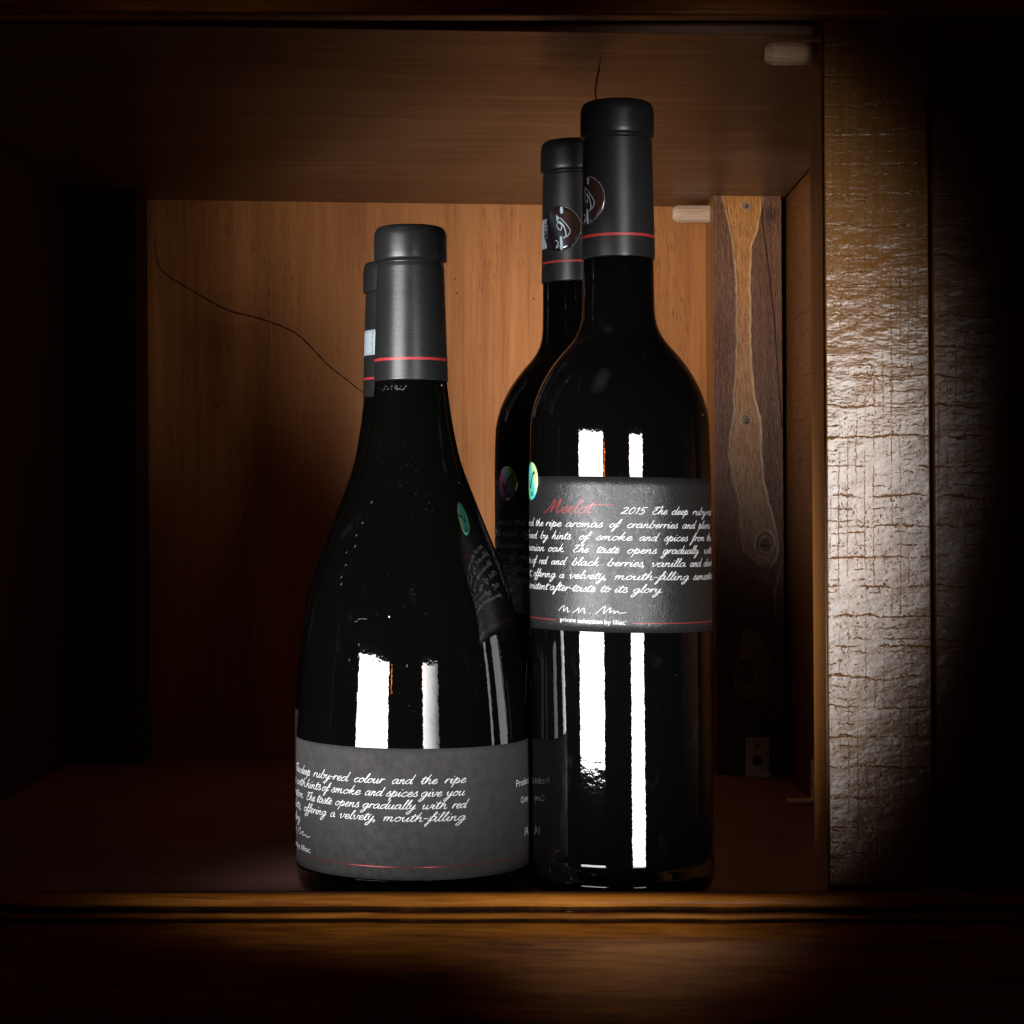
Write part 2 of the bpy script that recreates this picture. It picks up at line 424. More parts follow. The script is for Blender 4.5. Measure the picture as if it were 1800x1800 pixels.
# ------------------------------------------------------------------ hand-drawn script lettering (x-height = 1)
G = {
 'a': (1.02, [[(.75,.85),(.5,1),(.15,.72),(.05,.33),(.25,0),(.55,.25),(.77,.9),(.72,.2),(.86,0),(1.08,.25)]]),
 'b': (.92, [[(0,.25),(.28,1.35),(.32,1.95),(.12,.4),(.25,.02),(.55,.1),(.74,.5),(.62,.92),(.5,.8),(.95,.75)]]),
 'c': (.74, [[(.68,.78),(.5,1),(.17,.7),(.08,.3),(.3,0),(.58,.1),(.82,.35)]]),
 'd': (1.04, [[(.75,.85),(.5,1),(.15,.7),(.05,.3),(.25,0),(.55,.25),(.82,1.1),(.95,2.0),(.76,.3),(.9,0),(1.1,.25)]]),
 'e': (.72, [[(0,.3),(.4,.48),(.6,.78),(.45,1),(.2,.75),(.12,.3),(.3,0),(.58,.1),(.8,.35)]]),
 'f': (.62, [[(0,.15),(.4,1.0),(.66,1.8),(.58,2.05),(.42,1.6),(.2,-.2),(0,-1.0),(-.08,-.7),(.2,-.05),(.72,.42)],[(.05,.98),(.8,1.08)]]),
 'g': (.95, [[(.75,.85),(.5,1),(.15,.7),(.08,.3),(.28,.05),(.55,.3),(.77,.95),(.6,-.45),(.25,-1.05),(.05,-.8),(.4,-.25),(1.0,.28)]]),
 'h': (.90, [[(0,.2),(.3,1.5),(.35,2.0),(.1,0)],[(.12,.4),(.42,.92),(.6,.9),(.58,.2),(.72,0),(.95,.25)]]),
 'i': (.46, [[(0,.3),(.22,.98),(.15,.2),(.28,0),(.5,.28)],[(.27,1.42),(.36,1.55)]]),
 'k': (.84, [[(0,.2),(.3,1.5),(.35,2.0),(.1,0)],[(.14,.4),(.55,.98),(.52,.7),(.28,.5),(.58,.08),(.72,0),(.9,.25)]]),
 'l': (.46, [[(0,.25),(.36,1.4),(.42,2.0),(.26,1.8),(.12,.4),(.25,0),(.5,.28)]]),
 'm': (1.22, [[(0,.6),(.18,.98),(.1,0)],[(.12,.4),(.37,.92),(.5,.88),(.45,0)],[(.47,.4),(.74,.94),(.88,.88),(.84,.2),(.98,0),(1.22,.28)]]),
 'n': (.88, [[(0,.6),(.18,.98),(.1,0)],[(.12,.4),(.40,.94),(.56,.88),(.52,.2),(.66,0),(.9,.28)]]),
 'o': (.80, [[(.45,1),(.15,.75),(.08,.3),(.3,0),(.6,.25),(.66,.7),(.45,1),(.55,.8),(.88,.85)]]),
 'p': (.86, [[(0,.35),(.28,1.25),(.05,-.95)],[(.15,.3),(.45,.97),(.68,.75),(.6,.25),(.35,.02),(.5,.02),(.88,.3)]]),
 'r': (.62, [[(0,.25),(.22,1.02),(.1,0)],[(.13,.5),(.36,.9),(.58,.93),(.60,.8)]]),
 's': (.60, [[(0,.15),(.36,1.12),(.40,.72),(.54,.30),(.38,0),(.08,.10)],[(.38,.02),(.68,.28)]]),
 't': (.48, [[(0,.3),(.3,1.65),(.15,.3),(.28,0),(.52,.28)],[(-.08,1.15),(.85,1.27)]]),
 'u': (.92, [[(0,.5),(.15,.98),(.1,.3),(.25,0),(.5,.3),(.67,.98),(.6,.2),(.74,0),(.95,.28)]]),
 'v': (.76, [[(0,.6),(.15,.98),(.2,.3),(.3,0),(.55,.4),(.65,.95),(.6,.88),(.88,.85)]]),
 'w': (1.10, [[(0,.6),(.15,.98),(.12,.3),(.28,0),(.5,.4),(.56,.95),(.54,.3),(.68,0),(.95,.4),(1.0,.98),(1.22,.85)]]),
 'y': (.88, [[(0,.6),(.15,.98),(.12,.35),(.28,.08),(.5,.35),(.69,.98),(.5,-.45),(.2,-1.05),(0,-.8),(.4,-.25),(.95,.28)]]),
 'T': (1.0, [[(.05,1.35),(.12,1.75),(.5,1.8),(.95,1.75),(1.3,2.05)],[(.8,1.78),(.35,1.3),(.6,1.05),(.25,.9),(.05,.4),(.28,0),(.65,.08),(1.0,.4)]]),
 'M': (1.75, [[(-.5,.1),(-.2,.05),(.25,.8),(.62,2.05),(.55,.05)],[(.55,.05),(1.0,1.2),(1.32,2.05),(1.22,.35),(1.42,0),(1.78,.35)]]),
 '2': (.85, [[(.05,1.25),(.3,1.62),(.6,1.4),(.42,.75),(0,.05),(.3,.18),(.8,.02)]]),
 '0': (.80, [[(.45,1.6),(.15,1.2),(.08,.4),(.3,0),(.6,.4),(.66,1.2),(.45,1.6)]]),
 '1': (.52, [[(.12,1.25),(.36,1.62),(.2,0)]]),
 '5': (.85, [[(.85,1.62),(.3,1.55),(.2,.92),(.5,1.0),(.62,.5),(.38,0),(0,.08)]]),
 ',': (.35, [[(.12,.12),(.18,0),(0,-.4)]]),
 '.': (.35, [[(.08,.02),(.17,.1)]]),
 '-': (.55, [[(0,.62),(.5,.68)]]),
}
SLANT = 0.56

def smooth_line(pts, k=6):
    P = [np.array(p, float) for p in pts]
    if len(P) < 3: return [P[0] + (P[1] - P[0]) * t / 3 for t in range(4)]
    Q = [2 * P[0] - P[1]] + P + [2 * P[-1] - P[-2]]
    out = []
    for i in range(1, len(Q) - 2):
        a, b, c, d = Q[i - 1:i + 3]
        for j in range(k):
            t = j / k
            out.append(.5 * (2 * b + (c - a) * t + (2 * a - 5 * b + 4 * c - d) * t * t + (3 * b - a - 3 * c + d) * t ** 3))
    out.append(P[-1])
    return out

class Ink:
    """collects flat ribbons in (s, z) label coordinates and wraps them on a surface of revolution"""
    def __init__(self, surf, slope=0.0, r0=0.04):
        self.surf, self.slope, self.r0 = surf, slope, r0
        self.v, self.f, self.k = [], [], 0
    def pt(self, s, z, eps):
        th = s / self.r0
        self.v.append(self.surf(th, z + self.slope * math.sin(th), eps))
    def ribbon(self, line, w):
        line = [np.array(p) for p in line]
        n0 = len(self.v)
        self.k += 1
        e0 = .00010 + (self.k % 9) * .000004
        n = len(line)
        for i, p in enumerate(line):
            a, b = line[max(i - 1, 0)], line[min(i + 1, n - 1)]
            t = b - a
            L = np.hypot(*t) or 1e-9
            t = t / L
            ww = w * (1.12 if t[1] < -.3 else .86)
            if i in (0, n - 1): ww *= .75
            nx, nz = -t[1] * ww / 2, t[0] * ww / 2
            self.pt(p[0] + nx, p[1] + nz, e0 + i * 2e-7)
            self.pt(p[0] - nx, p[1] - nz, e0 + i * 2e-7)
        for i in range(n - 1):
            a = n0 + 2 * i
            self.f.append((a, a + 1, a + 3, a + 2))
    def word(self, text, s0, s1, z, xh, w):
        tot = sum(G[c][0] for c in text)
        kx = (s1 - s0) / max(tot, .01)
        x = 0
        for ch in text:
            adv, strokes = G[ch]
            for st in strokes:
                line = [(s0 + (x + px) * kx + SLANT * py * xh * .9, z + py * xh * (1 + rnd.uniform(-.03, .03))) for px, py in st]
                self.ribbon(smooth_line(line), w)
            x += adv
    def type(self, text, s0, width, z, height=None, bold=0.0, rot=False):
        """plain sans type with the built-in font"""
        cu = bpy.data.curves.new('type', 'FONT')
        cu.body = text
        cu.offset = bold
        tmp = bpy.data.objects.new('type', cu)
        me = tmp.to_mesh()
        co = np.array([v.co[:2] for v in me.vertices])
        x0, x1 = co[:, 0].min(), co[:, 0].max()
        kx = width / (x1 - x0)
        kz = kx if height is None else height
        base = len(self.v)
        self.k += 1
        for x, yy in co:
            if rot: self.pt(s0 - yy * kz, z + (x - x0) * kx, .00013)
            else: self.pt(s0 + (x - x0) * kx, z + yy * kz, .00013)
        for p in me.polygons:
            self.f.append(tuple(base + i for i in p.vertices))
        tmp.to_mesh_clear()
        bpy.data.objects.remove(tmp)
        bpy.data.curves.remove(cu)
    def band(self, s0, s1, z, w, n=60):
        self.ribbon([(s0 + (s1 - s0) * i / n, z) for i in range(n + 1)], w)
    def build(self, name, mat, parent):
        return mesh_obj(name, self.v, self.f, mat, parent)

# ------------------------------------------------------------------ bottles
class Profile:
    def __init__(self, d, base_z, pts):
        """pts: (photo row, half width) read at the bottle's own distance d -> metres over the bottle's base"""
        self.rz = []
        for y, hw in pts:
            t = hw / F
            self.rz.append((d * t / math.sqrt(1 + t * t), EYE + (900 - y) / F * d - base_z))
        self.rz.sort(key=lambda p: p[1])
        self.rz = smooth_line(self.rz, 8)
        self.rz = [(float(p[0]), float(p[1])) for p in self.rz]
        self.z = np.array([p[1] for p in self.rz]); self.r = np.array([p[0] for p in self.rz])
    def rad(self, z): return float(np.interp(z, self.z, self.r))

def dense(rz, n=4):
    """Catmull-Rom through profile points"""
    pts = smooth_line(rz, n)
    return [(max(p[0], 0), p[1]) for p in pts]

def lathe(name, rz, mat, parent, seg=128, smooth=True):
    v, f = [], []
    for r, z in rz:
        for i in range(seg):
            a = 2 * math.pi * i / seg
            v.append((r * math.sin(a), -r * math.cos(a), z))
    for j in range(len(rz) - 1):
        for i in range(seg):
            k = (i + 1) % seg
            f.append((j * seg + i, j * seg + k, (j + 1) * seg + k, (j + 1) * seg + i))
    f.append(tuple(range(seg - 1, -1, -1)))
    f.append(tuple((len(rz) - 1) * seg + i for i in range(seg)))
    ob = mesh_obj(name, v, f, mat, parent, smooth)
    me = ob.data
    me.polygons[len(f) - 1].use_smooth = False
    me.polygons[len(f) - 2].use_smooth = False
    return ob

def patch(name, surf, outline, mat, parent, eps, nu=64, nv=10, r0=.04):
    """a thin sheet wrapped on the bottle: outline(u, v) -> (s, z), u, v in 0..1; has a turned-in rim"""
    v, f, uv = [], [], []
    for j in range(nv + 1):
        for i in range(nu + 1):
            s, z = outline(i / nu, j / nv)
            edge = i in (0, nu) or j in (0, nv)
            v.append(surf(s / r0, z, eps))
            uv.append((i / nu, j / nv, 0))
    for j in range(nv):
        for i in range(nu):
            a = j * (nu + 1) + i
            f.append((a, a + 1, a + nu + 2, a + nu + 1))
    ring = [i for i in range(nu + 1)] + [j * (nu + 1) + nu for j in range(1, nv + 1)] + \
           [nv * (nu + 1) + i for i in range(nu - 1, -1, -1)] + [j * (nu + 1) for j in range(nv - 1, 0, -1)]
    b0 = len(v)
    for k in ring:
        i, j = k % (nu + 1), k // (nu + 1)
        s, z = outline(i / nu, j / nv)
        v.append(surf(s / r0, z, -.00005)); uv.append((i / nu, j / nv, 0))
    m = len(ring)
    for k in range(m):
        f.append((ring[k], b0 + k, b0 + (k + 1) % m, ring[(k + 1) % m]))
    ob = mesh_obj(name, v, f, mat, parent)
    ob.data.polygons.foreach_set('use_smooth', [p < nu * nv for p in range(len(f))])
    a = ob.data.attributes.new('uvw', 'FLOAT_VECTOR', 'POINT')
    a.data.foreach_set('vector', np.array(uv, np.float32).ravel())
    return ob

def disc(name, surf, s0, z0, R, mat, parent, eps, r0, n=40, rings=6):
    v, f, uv = [surf(s0 / r0, z0, eps)], [], [(.5, .5, 0)]
    for j in range(1, rings + 2):
        q = min(j, rings) / rings
        for i in range(n):
            a = 2 * math.pi * i / n
            x, z = q * math.cos(a), q * math.sin(a)
            v.append(surf((s0 + R * x) / r0, z0 + R * z, eps if j <= rings else -.00003))
            uv.append((.5 + .5 * x, .5 + .5 * z, 0))
    for i in range(n): f.append((0, 1 + i, 1 + (i + 1) % n))
    for j in range(rings):
        for i in range(n):
            k = (i + 1) % n
            f.append((1 + j * n + i, 1 + (j + 1) * n + i, 1 + (j + 1) * n + k, 1 + j * n + k))
    ob = mesh_obj(name, v, f, mat, parent, True)
    a = ob.data.attributes.new('uvw', 'FLOAT_VECTOR', 'POINT')
    a.data.foreach_set('vector', np.array(uv, np.float32).ravel())
    return ob

def floor_z(x): return -.0137 * (x + .10)

def surf_of(prof):
    def s(th, z, eps):
        r = prof.rad(z) + eps
        return (r * math.sin(th), -r * math.cos(th), z)
    return s

# ---- tall straight-shouldered bottle
M_D = .83
def merlot(loc, spin, seal_deg, tag, label, lean, holo_mat):
    root = thing('wine_bottle', label, 'wine bottle', loc, 'wine bottles standing on the shelf')
    root.rotation_euler = (0, lean, 0)
    bz = floor_z(.0463)
    body_pts = [(1520, 160), (1300, 160), (1000, 159.8), (850, 159.2), (800, 158.6), (750, 157.2), (725, 154.2), (700, 147.2),
                (675, 136.5), (650, 122), (625, 103), (612, 91.5), (600, 81.5), (585, 72.5), (570, 67), (550, 64), (520, 63), (470, 62.4), (430, 61.5), (300, 58), (200, 57)]
    P = Profile(M_D, bz, body_pts)
    heel = [(.024, .0035), (.030, .0006), (.0330, .0), (.0355, .0008), (.0371, .0028), (.0378, .0062), (.0380, .012)]
    lathe('glass_body', heel + P.rz, m_glass, root)
    C = Profile(M_D, bz, [(456, 64.6), (440, 64.4), (400, 63.6), (330, 62.2), (262, 60.8), (250, 60.6)])
    z = lambda y: EYE + (900 - y) / F * M_D - bz
    k = M_D / F
    cz = [(.0143, z(457)), (.0150, z(457))] + [(r + .00005, zz) for r, zz in C.rz]
    cz += [(59.8 * k, z(247.5)), (59.0 * k, z(245.8)), (59.4 * k, z(244.2)), (62.2 * k, z(243.2)), (64.0 * k, z(242)), (64.8 * k, z(239)), (65.0 * k, z(232)), (64.6 * k, z(205)), (64.2 * k, z(197)),
           (62.6 * k, z(190)), (59.6 * k, z(185)), (55 * k, z(182.5)), (40 * k, z(181.5)), (5 * k, z(181))]
    cap = lathe('capsule', cz, m_foil, root)
    CP = Profile(M_D, bz, [(457, 64.6), (440, 64.4), (400, 63.6), (330, 62.2), (262, 60.8), (250, 60.6)])
    cs = surf_of(CP)
    ib = Ink(cs, 0, .015)
    ib.band(-.015 * math.pi, .015 * math.pi, z(419.5), 5.2 * k, 96)
    ib.build('red_band', m_red, cap)
    # round seal on the capsule
    rc = CP.rad(z(356))
    sd = disc('seal_sticker', cs, math.radians(seal_deg) * rc, z(357), 43.5 * k, m_holo_film, root, .00012, rc)
    em = Ink(lambda th, zz, e: cs(th, zz, e + .00008), 0, rc)
    s0 = math.radians(seal_deg) * rc; zc = z(357); q = 43.5 * k
    def cl(pts, w): em.ribbon(smooth_line([(s0 + a * q, zc + b * q) for a, b in pts]), w)
    cl([(math.cos(t) * .97, math.sin(t) * .97) for t in np.linspace(-1.0, 1.35, 14)], .00014)
    cl([(-.15, .62), (-.1, .35), (.12, .15), (.05, -.08), (-.12, .12), (.0, .3), (.2, .1), (.32, -.3), (.2, -.45)], .00045)
    cl([(.0, .5), (.25, .25), (.5, -.12), (.35, -.4)], .0003)
    cl([(-.2, -.5), (-.05, -.62), (-.15, -.85), (.02, -.75)], .0004)
    cl([(.08, -.35), (.12, -.95)], .0011)
    cl([(.1, .95), (.12, .65)], .0013)
    cl([(-.1, .55), (-.04, .4)], .0009)
    em.build('emblem', m_silver, sd)
    if tag:
        th0, th1 = math.radians(seal_deg) - 1.02, math.radians(seal_deg) - .52
        tg = patch('paper_tag', cs, lambda u, v: ((th0 + (th1 - th0) * u) * rc, z(392) + v * (z(335) - z(392))), m_tag, root, .00010, 10, 6, rc)
        ti = Ink(cs, 0, rc)
        ti.type('ACOSTEIA', (th0 + .36) * rc, z(340) - z(390), z(390), .0016, rot=True)
        ti.build('lettering', m_black, tg)
        t2 = Ink(lambda th, zz, e: cs(th, zz, e + .00008), 0, rc)
        t2.type('RO', s0 - .78 * q, .0021, zc - .75 * q, .0019, rot=True)
        for i in range(8):
            cyy = zc + .25 * q - i * .085 * q
            t2.ribbon([(s0 - .74 * q, cyy), (s0 - .70 * q, cyy - .03 * q)], .00025)
            if i % 2: t2.ribbon([(s0 - .84 * q, cyy + .04 * q), (s0 - .80 * q, cyy)], .00025)
        t2.build('seal_lettering', m_silver, sd)
    # wrap-round label
    R = P.rad(z(980)); sf = surf_of(P)
    near = (M_D - R) / F
    zl = lambda y: EYE + (900 - y) * near - bz
    sp = math.radians(spin)
    slope = -.0009
    top, bot = zl(838), zl(1112.5)
    lab = patch('paper_label', sf, lambda u, v: ((sp + (-1.75 + 3.5 * u)) * R, bot + (top - bot) * v + slope * math.sin(-1.75 + 3.5 * u)), m_label_m, root, .00008, 120, 16, R)
    cx, hw = 980.0, 640.0       # centre and half width of the label in the enlarged photo the words were read from
    def S(u): return (math.asin(max(-1, min(1, (u - cx) / hw))) + sp) * R
    def row(v): return zl(800 + v / 4)
    w, xh = .00022, .00162
    ik = Ink(sf, slope, R)
    D1 = math.pi / 2 + .02
    lines = [
      (413, [('2015', 950, 1112), ('The', 1160, 1262), ('deep', 1295, 1412), ('ruby-red', 1448, 1605)]),
      (510, [('and', -.16, 368), ('the', 382, 430), ('ripe', 448, 550), ('aromas', 580, 822), ('of', 868, 930), ('cranberries', 985, 1335), ('and', 1370, 1465), ('plums', 1492, 1590)]),
      (600, [('followed', -.34, 388), ('by', 412, 462), ('hints', 488, 610), ('of', 668, 730), ('smoke', 780, 1020), ('and', 1070, 1192), ('spices', 1240, 1408), ('from', 1440, 1540), ('the', 1560, 1600)]),
      (690, [('lithuanian', -.42, 438), ('oak.', 462, 578), ('The', 628, 728), ('taste', 782, 930), ('opens', 985, 1185), ('gradually', 1228, 1490), ('with', 1535, 1605)]),
      (782, [('notes', -.28, 350), ('of', 358, 382), ('red', 402, 452), ('and', 482, 575), ('black', 618, 795), ('berries,', 852, 1110), ('vanilla', 1150, 1392), ('and', 1425, 1508), ('dark', 1532, 1605)]),
      (876, [('at,', -.1, 356), ('offering', 366, 510), ('a', 536, 568), ('velvety,', 600, 855), ('mouth-filling', 900, 1415), ('sensation', 1448, 1612)]),
      (966, [('persistent', -.32, 458), ('after-taste', 472, 772), ('to', 806, 870), ('its', 898, 985), ('glory.', 1022, 1232)]),
    ]
    for v, words in lines:
        for t, a, b in words:
            if a < 1: sa, sb = S(b) - (abs(a) + .12) * R * 1.3, S(b)
            else: sa, sb = S(a), S(b)
            ik.word(t, sa, sb, row(v), xh, w)
    # signature
    sig = [[(530, 1112), (552, 1085), (570, 1072), (566, 1112), (592, 1082), (590, 1116), (606, 1106)], [(622, 1122), (650, 1100), (668, 1084), (664, 1118), (700, 1082), (702, 1118), (716, 1108)],
           [(734, 1122), (742, 1118)], [(775, 1124), (820, 1080), (842, 1066), (828, 1118), (856, 1092), (880, 1076), (868, 1112), (890, 1098), (905, 1100), (898, 1116), (925, 1098), (935, 1112), (985, 1106)]]
    ik.build('handwriting', m_white, lab)
    ik = Ink(sf, slope, R)
    for st in sig: ik.ribbon(smooth_line([(S(a), row(b)) for a, b in st]), w * 1.05)
    ik.build('signature', m_white, lab)
    ik = Ink(sf, slope, R)
    ik.type('private', S(542), S(645) - S(542), row(1186), .0026)
    ik.type('selection', S(657), S(822) - S(657), row(1190), .0026, .010)
    ik.type('by liliac', S(836), S(972) - S(836), row(1192), .0026)
    ik.type('TM', S(975), .0007, row(1172), .0007)
    ik.build('maker_line', m_white, lab)
    ir = Ink(sf, slope, R)
    ir.word('Merlot', S(455), S(752), row(412), .0027, .00026)
    ir.ribbon(smooth_line([(S(735), row(352)), (S(800), row(352)), (S(908), row(350))]), .00022)
    ir.build('title_lettering', m_red, lab)
    ir = Ink(sf, slope, R)
    ir.band(S(518) - 1.0 * R, S(518), row(1176), .00026, 30)
    ir.build('red_line', m_red, lab)
    ir = Ink(sf, slope, R)
    ir.band(S(1015), S(1015) + 1.5 * R, row(1182), .00026, 60)
    ir.build('red_line', m_red, lab)
    # oval hologram over the label's top edge
    so = math.radians(-77.6 + spin) * R
    st = disc('hologram_sticker', sf, so, zl(844) + .0004, 33 * k, holo_mat, root, .00022, R)
    ic = Ink(lambda th, zz, e: sf(th, zz, e + .00018), 0, R)
    zc2 = zl(844) + .0004; q2 = 33 * k
    ic.ribbon(smooth_line([(so - .45 * q2, zc2 + .05 * q2), (so - .15 * q2, zc2 - .35 * q2), (so + .2 * q2, zc2 + .2 * q2), (so + .5 * q2, zc2 + .45 * q2), (so + .6 * q2, zc2 + .35 * q2)]), .0011)
    ic.type('lic', so - .1 * q2, .6 * q2, zc2 - .78 * q2, .0028)
    ic.build('tick_mark', m_black, st)
    return root

# ---- sloping-shouldered bottle
B_D = .835
def burgundy(loc, spin, tag, label, lean):
    root = thing('wine_bottle', label, 'wine bottle', loc, 'wine bottles standing on the shelf')
    root.rotation_euler = (0, lean, 0)
    bz = floor_z(-.0413)
    pts = [(1520, 205), (1400, 205), (1330, 204.4), (1285, 203), (1239, 199.6), (1178, 194), (1117, 186.5), (1056, 176.5), (1025, 167.5), (979, 151.5),
           (933, 133), (872, 109), (840, 97), (811, 87), (780, 79.5), (750, 74), (725, 70), (700, 66.8), (675, 64), (640, 62), (500, 57.5), (420, 57)]
    P = Profile(B_D, bz, pts)
    heel = [(.032, .004), (.040, .0007), (.0435, 0), (.0462, .0009), (.0479, .003), (.0486, .0065), (.0489, .012)]
    body = lathe('glass_body', heel + P.rz, m_glass_dusty, root)
    z = lambda y: EYE + (900 - y) / F * B_D - bz
    k = B_D / F
    cpts = [(671, 65.2), (650, 64.4), (600, 62.8), (540, 61), (490, 59.6), (472, 59.2)]
    C = Profile(B_D, bz, cpts)
    cz = [(.0146, z(671.5)), (.0152, z(671.5))] + [(r + .00005, zz) for r, zz in C.rz]
    cz += [(58.2 * k, z(467)), (57.6 * k, z(465)), (58.2 * k, z(463)), (61.6 * k, z(462)), (63.2 * k, z(461)), (64.0 * k, z(457)), (64.2 * k, z(449)), (63.8 * k, z(420)), (63.2 * k, z(413)),
           (61.4 * k, z(407)), (58 * k, z(402.5)), (52 * k, z(400.5)), (38 * k, z(399.8)), (5 * k, z(399.5))]
    cap = lathe('capsule', cz, m_foil, root)
    cs = surf_of(C)
    ib = Ink(cs, 0, .015)
    ib.band(-.015 * math.pi, .015 * math.pi, z(634.5), 5.4 * k, 96)
    ib.build('red_band', m_red, cap)
    if tag:
        rc = C.rad(z(590))
        a0, a1 = math.radians(-86), math.radians(-28)
        tg = patch('paper_tag', cs, lambda u, v: ((a0 + (a1 - a0) * u) * rc, z(588) + v * (z(538) - z(588))), m_tag, root, .00010, 10, 6, rc)
        ti = Ink(cs, 0, rc)
        ti.type('ACOSTEIA', math.radians(-42) * rc, z(541) - z(586), z(586), .0016, rot=True)
        ti.build('lettering', m_black, tg)
    if not tag:                 # dust, dried drips and glue rubbed off below the capsule
        sfd = surf_of(P)
        v, f = [], []
        def fleck(x, y, wx, wy, rot=0.0):
            zz = z(y)
            hw_ = P.rad(zz) / k
            th = math.asin(max(-.98, min(.98, (x - 727) / hw_)))
            b0 = len(v)
            m_ = 7
            for q in range(m_):
                a = 2 * math.pi * q / m_
                g = rnd.uniform(.6, 1.1)
                dx, dy = wx * g * math.cos(a), wy * g * math.sin(a)
                dx, dy = dx * math.cos(rot) - dy * math.sin(rot), dx * math.sin(rot) + dy * math.cos(rot)
                v.append(sfd(th + dx / hw_, zz + dy * k, .00009))
            f.append(tuple(range(b0, b0 + m_)))
        chain = [(535, 435), (485, 550), (450, 620), (445, 680), (395, 715), (393, 785), (370, 850), (370, 890), (478, 1215), (475, 1280), (424, 1300), (745, 1327), (640, 1440)]
        for a, b in chain: fleck(500 + a / 3.272, 750 + b / 3.272, 1.0, 2.6, -.3)
        for i in range(48):
            yy = rnd.uniform(780, 1240)
            fleck(727 + rnd.gauss(0, .42) * P.rad(z(yy)) / k, yy, rnd.uniform(.25, .6), rnd.uniform(.25, .65))
        for i in range(9): fleck(640 + 2.3 * i, 1081 - 2.6 * math.sin(i / 8 * 2.2) + (2.5 if i < 2 else 0), 1.8, .6, .15)
        ds = mesh_obj('dust', v, f, m_dust, root)
        ds['kind'] = 'stuff'
        v, f = [], []
        for i in range(26):
            fleck(rnd.uniform(672, 722), rnd.uniform(681, 690), rnd.uniform(.8, 3.0), rnd.uniform(.6, 2.2), rnd.uniform(-1, 1))
        gs = mesh_obj('glue_residue', v, f, m_smudge, root)
        gs['kind'] = 'stuff'
    R = P.rad(z(1400)); sf = surf_of(P)
    near = (B_D - R) / F
    zl = lambda y: EYE + (900 - y) * near - bz
    sp = math.radians(spin)
    slope = -.0007
    top, bot = zl(1316.4), zl(1547.6)
    lab = patch('paper_label', sf, lambda u, v: ((sp + (-2.3 + 4.1 * u)) * R, bot + (top - bot) * v + slope * math.sin(sp - 2.3 + 4.1 * u)), m_label_b, root, .00008, 130, 24, R)
    cx, hw, sc = 786.0, 708.0, 3.4615
    def S(u): return (math.asin(max(-1, min(1, (u - cx) / hw))) + sp) * R
    def row(v): return zl(1250 + v / sc)
    w, xh = .00026, .00180
    ik = Ink(sf, slope, R)
    lines = [
      (443, [('2015', 0, 84), ('The', 92, 126), ('deep', 132, 198), ('ruby-red', 222, 438), ('colour', 474, 648), ('and', 697, 815), ('the', 862, 955), ('ripe', 998, 1118)]),
      (520, [('aromas,', 0, 94), ('with', 102, 168), ('hints', 174, 268), ('of', 278, 318), ('smoke', 336, 512), ('and', 540, 640), ('spices', 662, 842), ('give', 862, 980), ('you', 1006, 1112)]),
      (597, [('sensation.', 0, 156), ('The', 175, 230), ('taste', 246, 338), ('opens', 360, 502), ('gradually', 524, 830), ('with', 868, 1010), ('red', 1040, 1120)]),
      (672, [('late,', 0, 136), ('offering', 156, 304), ('a', 330, 360), ('velvety,', 386, 608), ('mouth-filling', 645, 1115)]),
      (752, [('to', 0, 82), ('glory.', 84, 130)]),
    ]
    for v, words in lines:
        for t, a, b in words:
            if a < 1: sa, sb = S(b) - len(t) * .05 * R, S(b)
            else: sa, sb = S(a), S(b)
            ik.word(t, sa, sb, row(v), xh, w)
    sig = [[(-1.62, 830), (-1.5, 800), (-1.46, 838), (-1.38, 800), (-1.36, 838)], [(-1.33, 842), (-1.25, 800), (-1.20, 790), (-1.22, 832), (-1.17, 815), (-1.13, 805), (-1.14, 830), (-1.08, 822), (-1.05, 832), (-.99, 824)]]
    ik.build('handwriting', m_white, lab)
    ik = Ink(sf, slope, R)
    for st in sig: ik.ribbon(smooth_line([((a + .02 + sp) * R, row(b)) for a, b in st]), w)
    ik.build('signature', m_white, lab)
    ik = Ink(sf, slope, R)
    ik.type('private', (-1.98 + sp) * R, .24 * R, row(925), .0032)
    ik.type('selection', (-1.71 + sp) * R, .38 * R, row(925), .0032, .010)
    ik.type('by liliac', (-1.30 + sp) * R, .33 * R, row(925), .0032)
    ik.build('maker_line', m_white, lab)
    ik = Ink(sf, slope, R)
    ik.type('Produs p', S(1412), .36 * R, row(512), .0041)
    ik.type('Comp', S(1440), .20 * R, row(622), .0037)
    ik.type('14,', S(1462), .125 * R, row(838), .0050)
    ik.build('fine_print', m_white, lab)
    ir = Ink(sf, slope, R)
    ir.band(S(178), S(178) + 2.4 * R, row(951), .00030, 80)
    ir.build('red_line', m_redfoil, lab)
    return root

LEAN = math.radians(-.45)
merlot((.0463, 0, floor_z(.0463)), 0, -62.4, False,
       'tall black wine bottle in front, bright handwritten label with red Merlot', LEAN, m_holo_bright)
merlot((.0310, Y(.917), floor_z(.0463)), 19.7, -29, True,
       'tall black wine bottle half hidden behind the front one, round hologram seal on its neck', LEAN, m_holo_dark)
burgundy((-.0413, Y(B_D), floor_z(-.0413)), 0, False,
         'wide slope-shouldered black wine bottle in front, low grey handwritten label', LEAN * .6)
burgundy((-.0547, Y(.953), floor_z(-.0413)), 40, True,
         'slope-shouldered black wine bottle behind the wide front one, pale tag on its neck', LEAN * .6)

# ------------------------------------------------------------------ the wooden cabinet
cab = thing('wooden_cabinet', 'old stained wooden cabinet whose shelf carries the four dark wine bottles', 'cabinet', (0, Y(.79), 0))
CABY = Y(.79)
def cy(d): return Y(d) - CABY           # cabinet-local depth

TILT = .0137
BACK = 1.247
LEFT, RIGHT = -.27, .1655

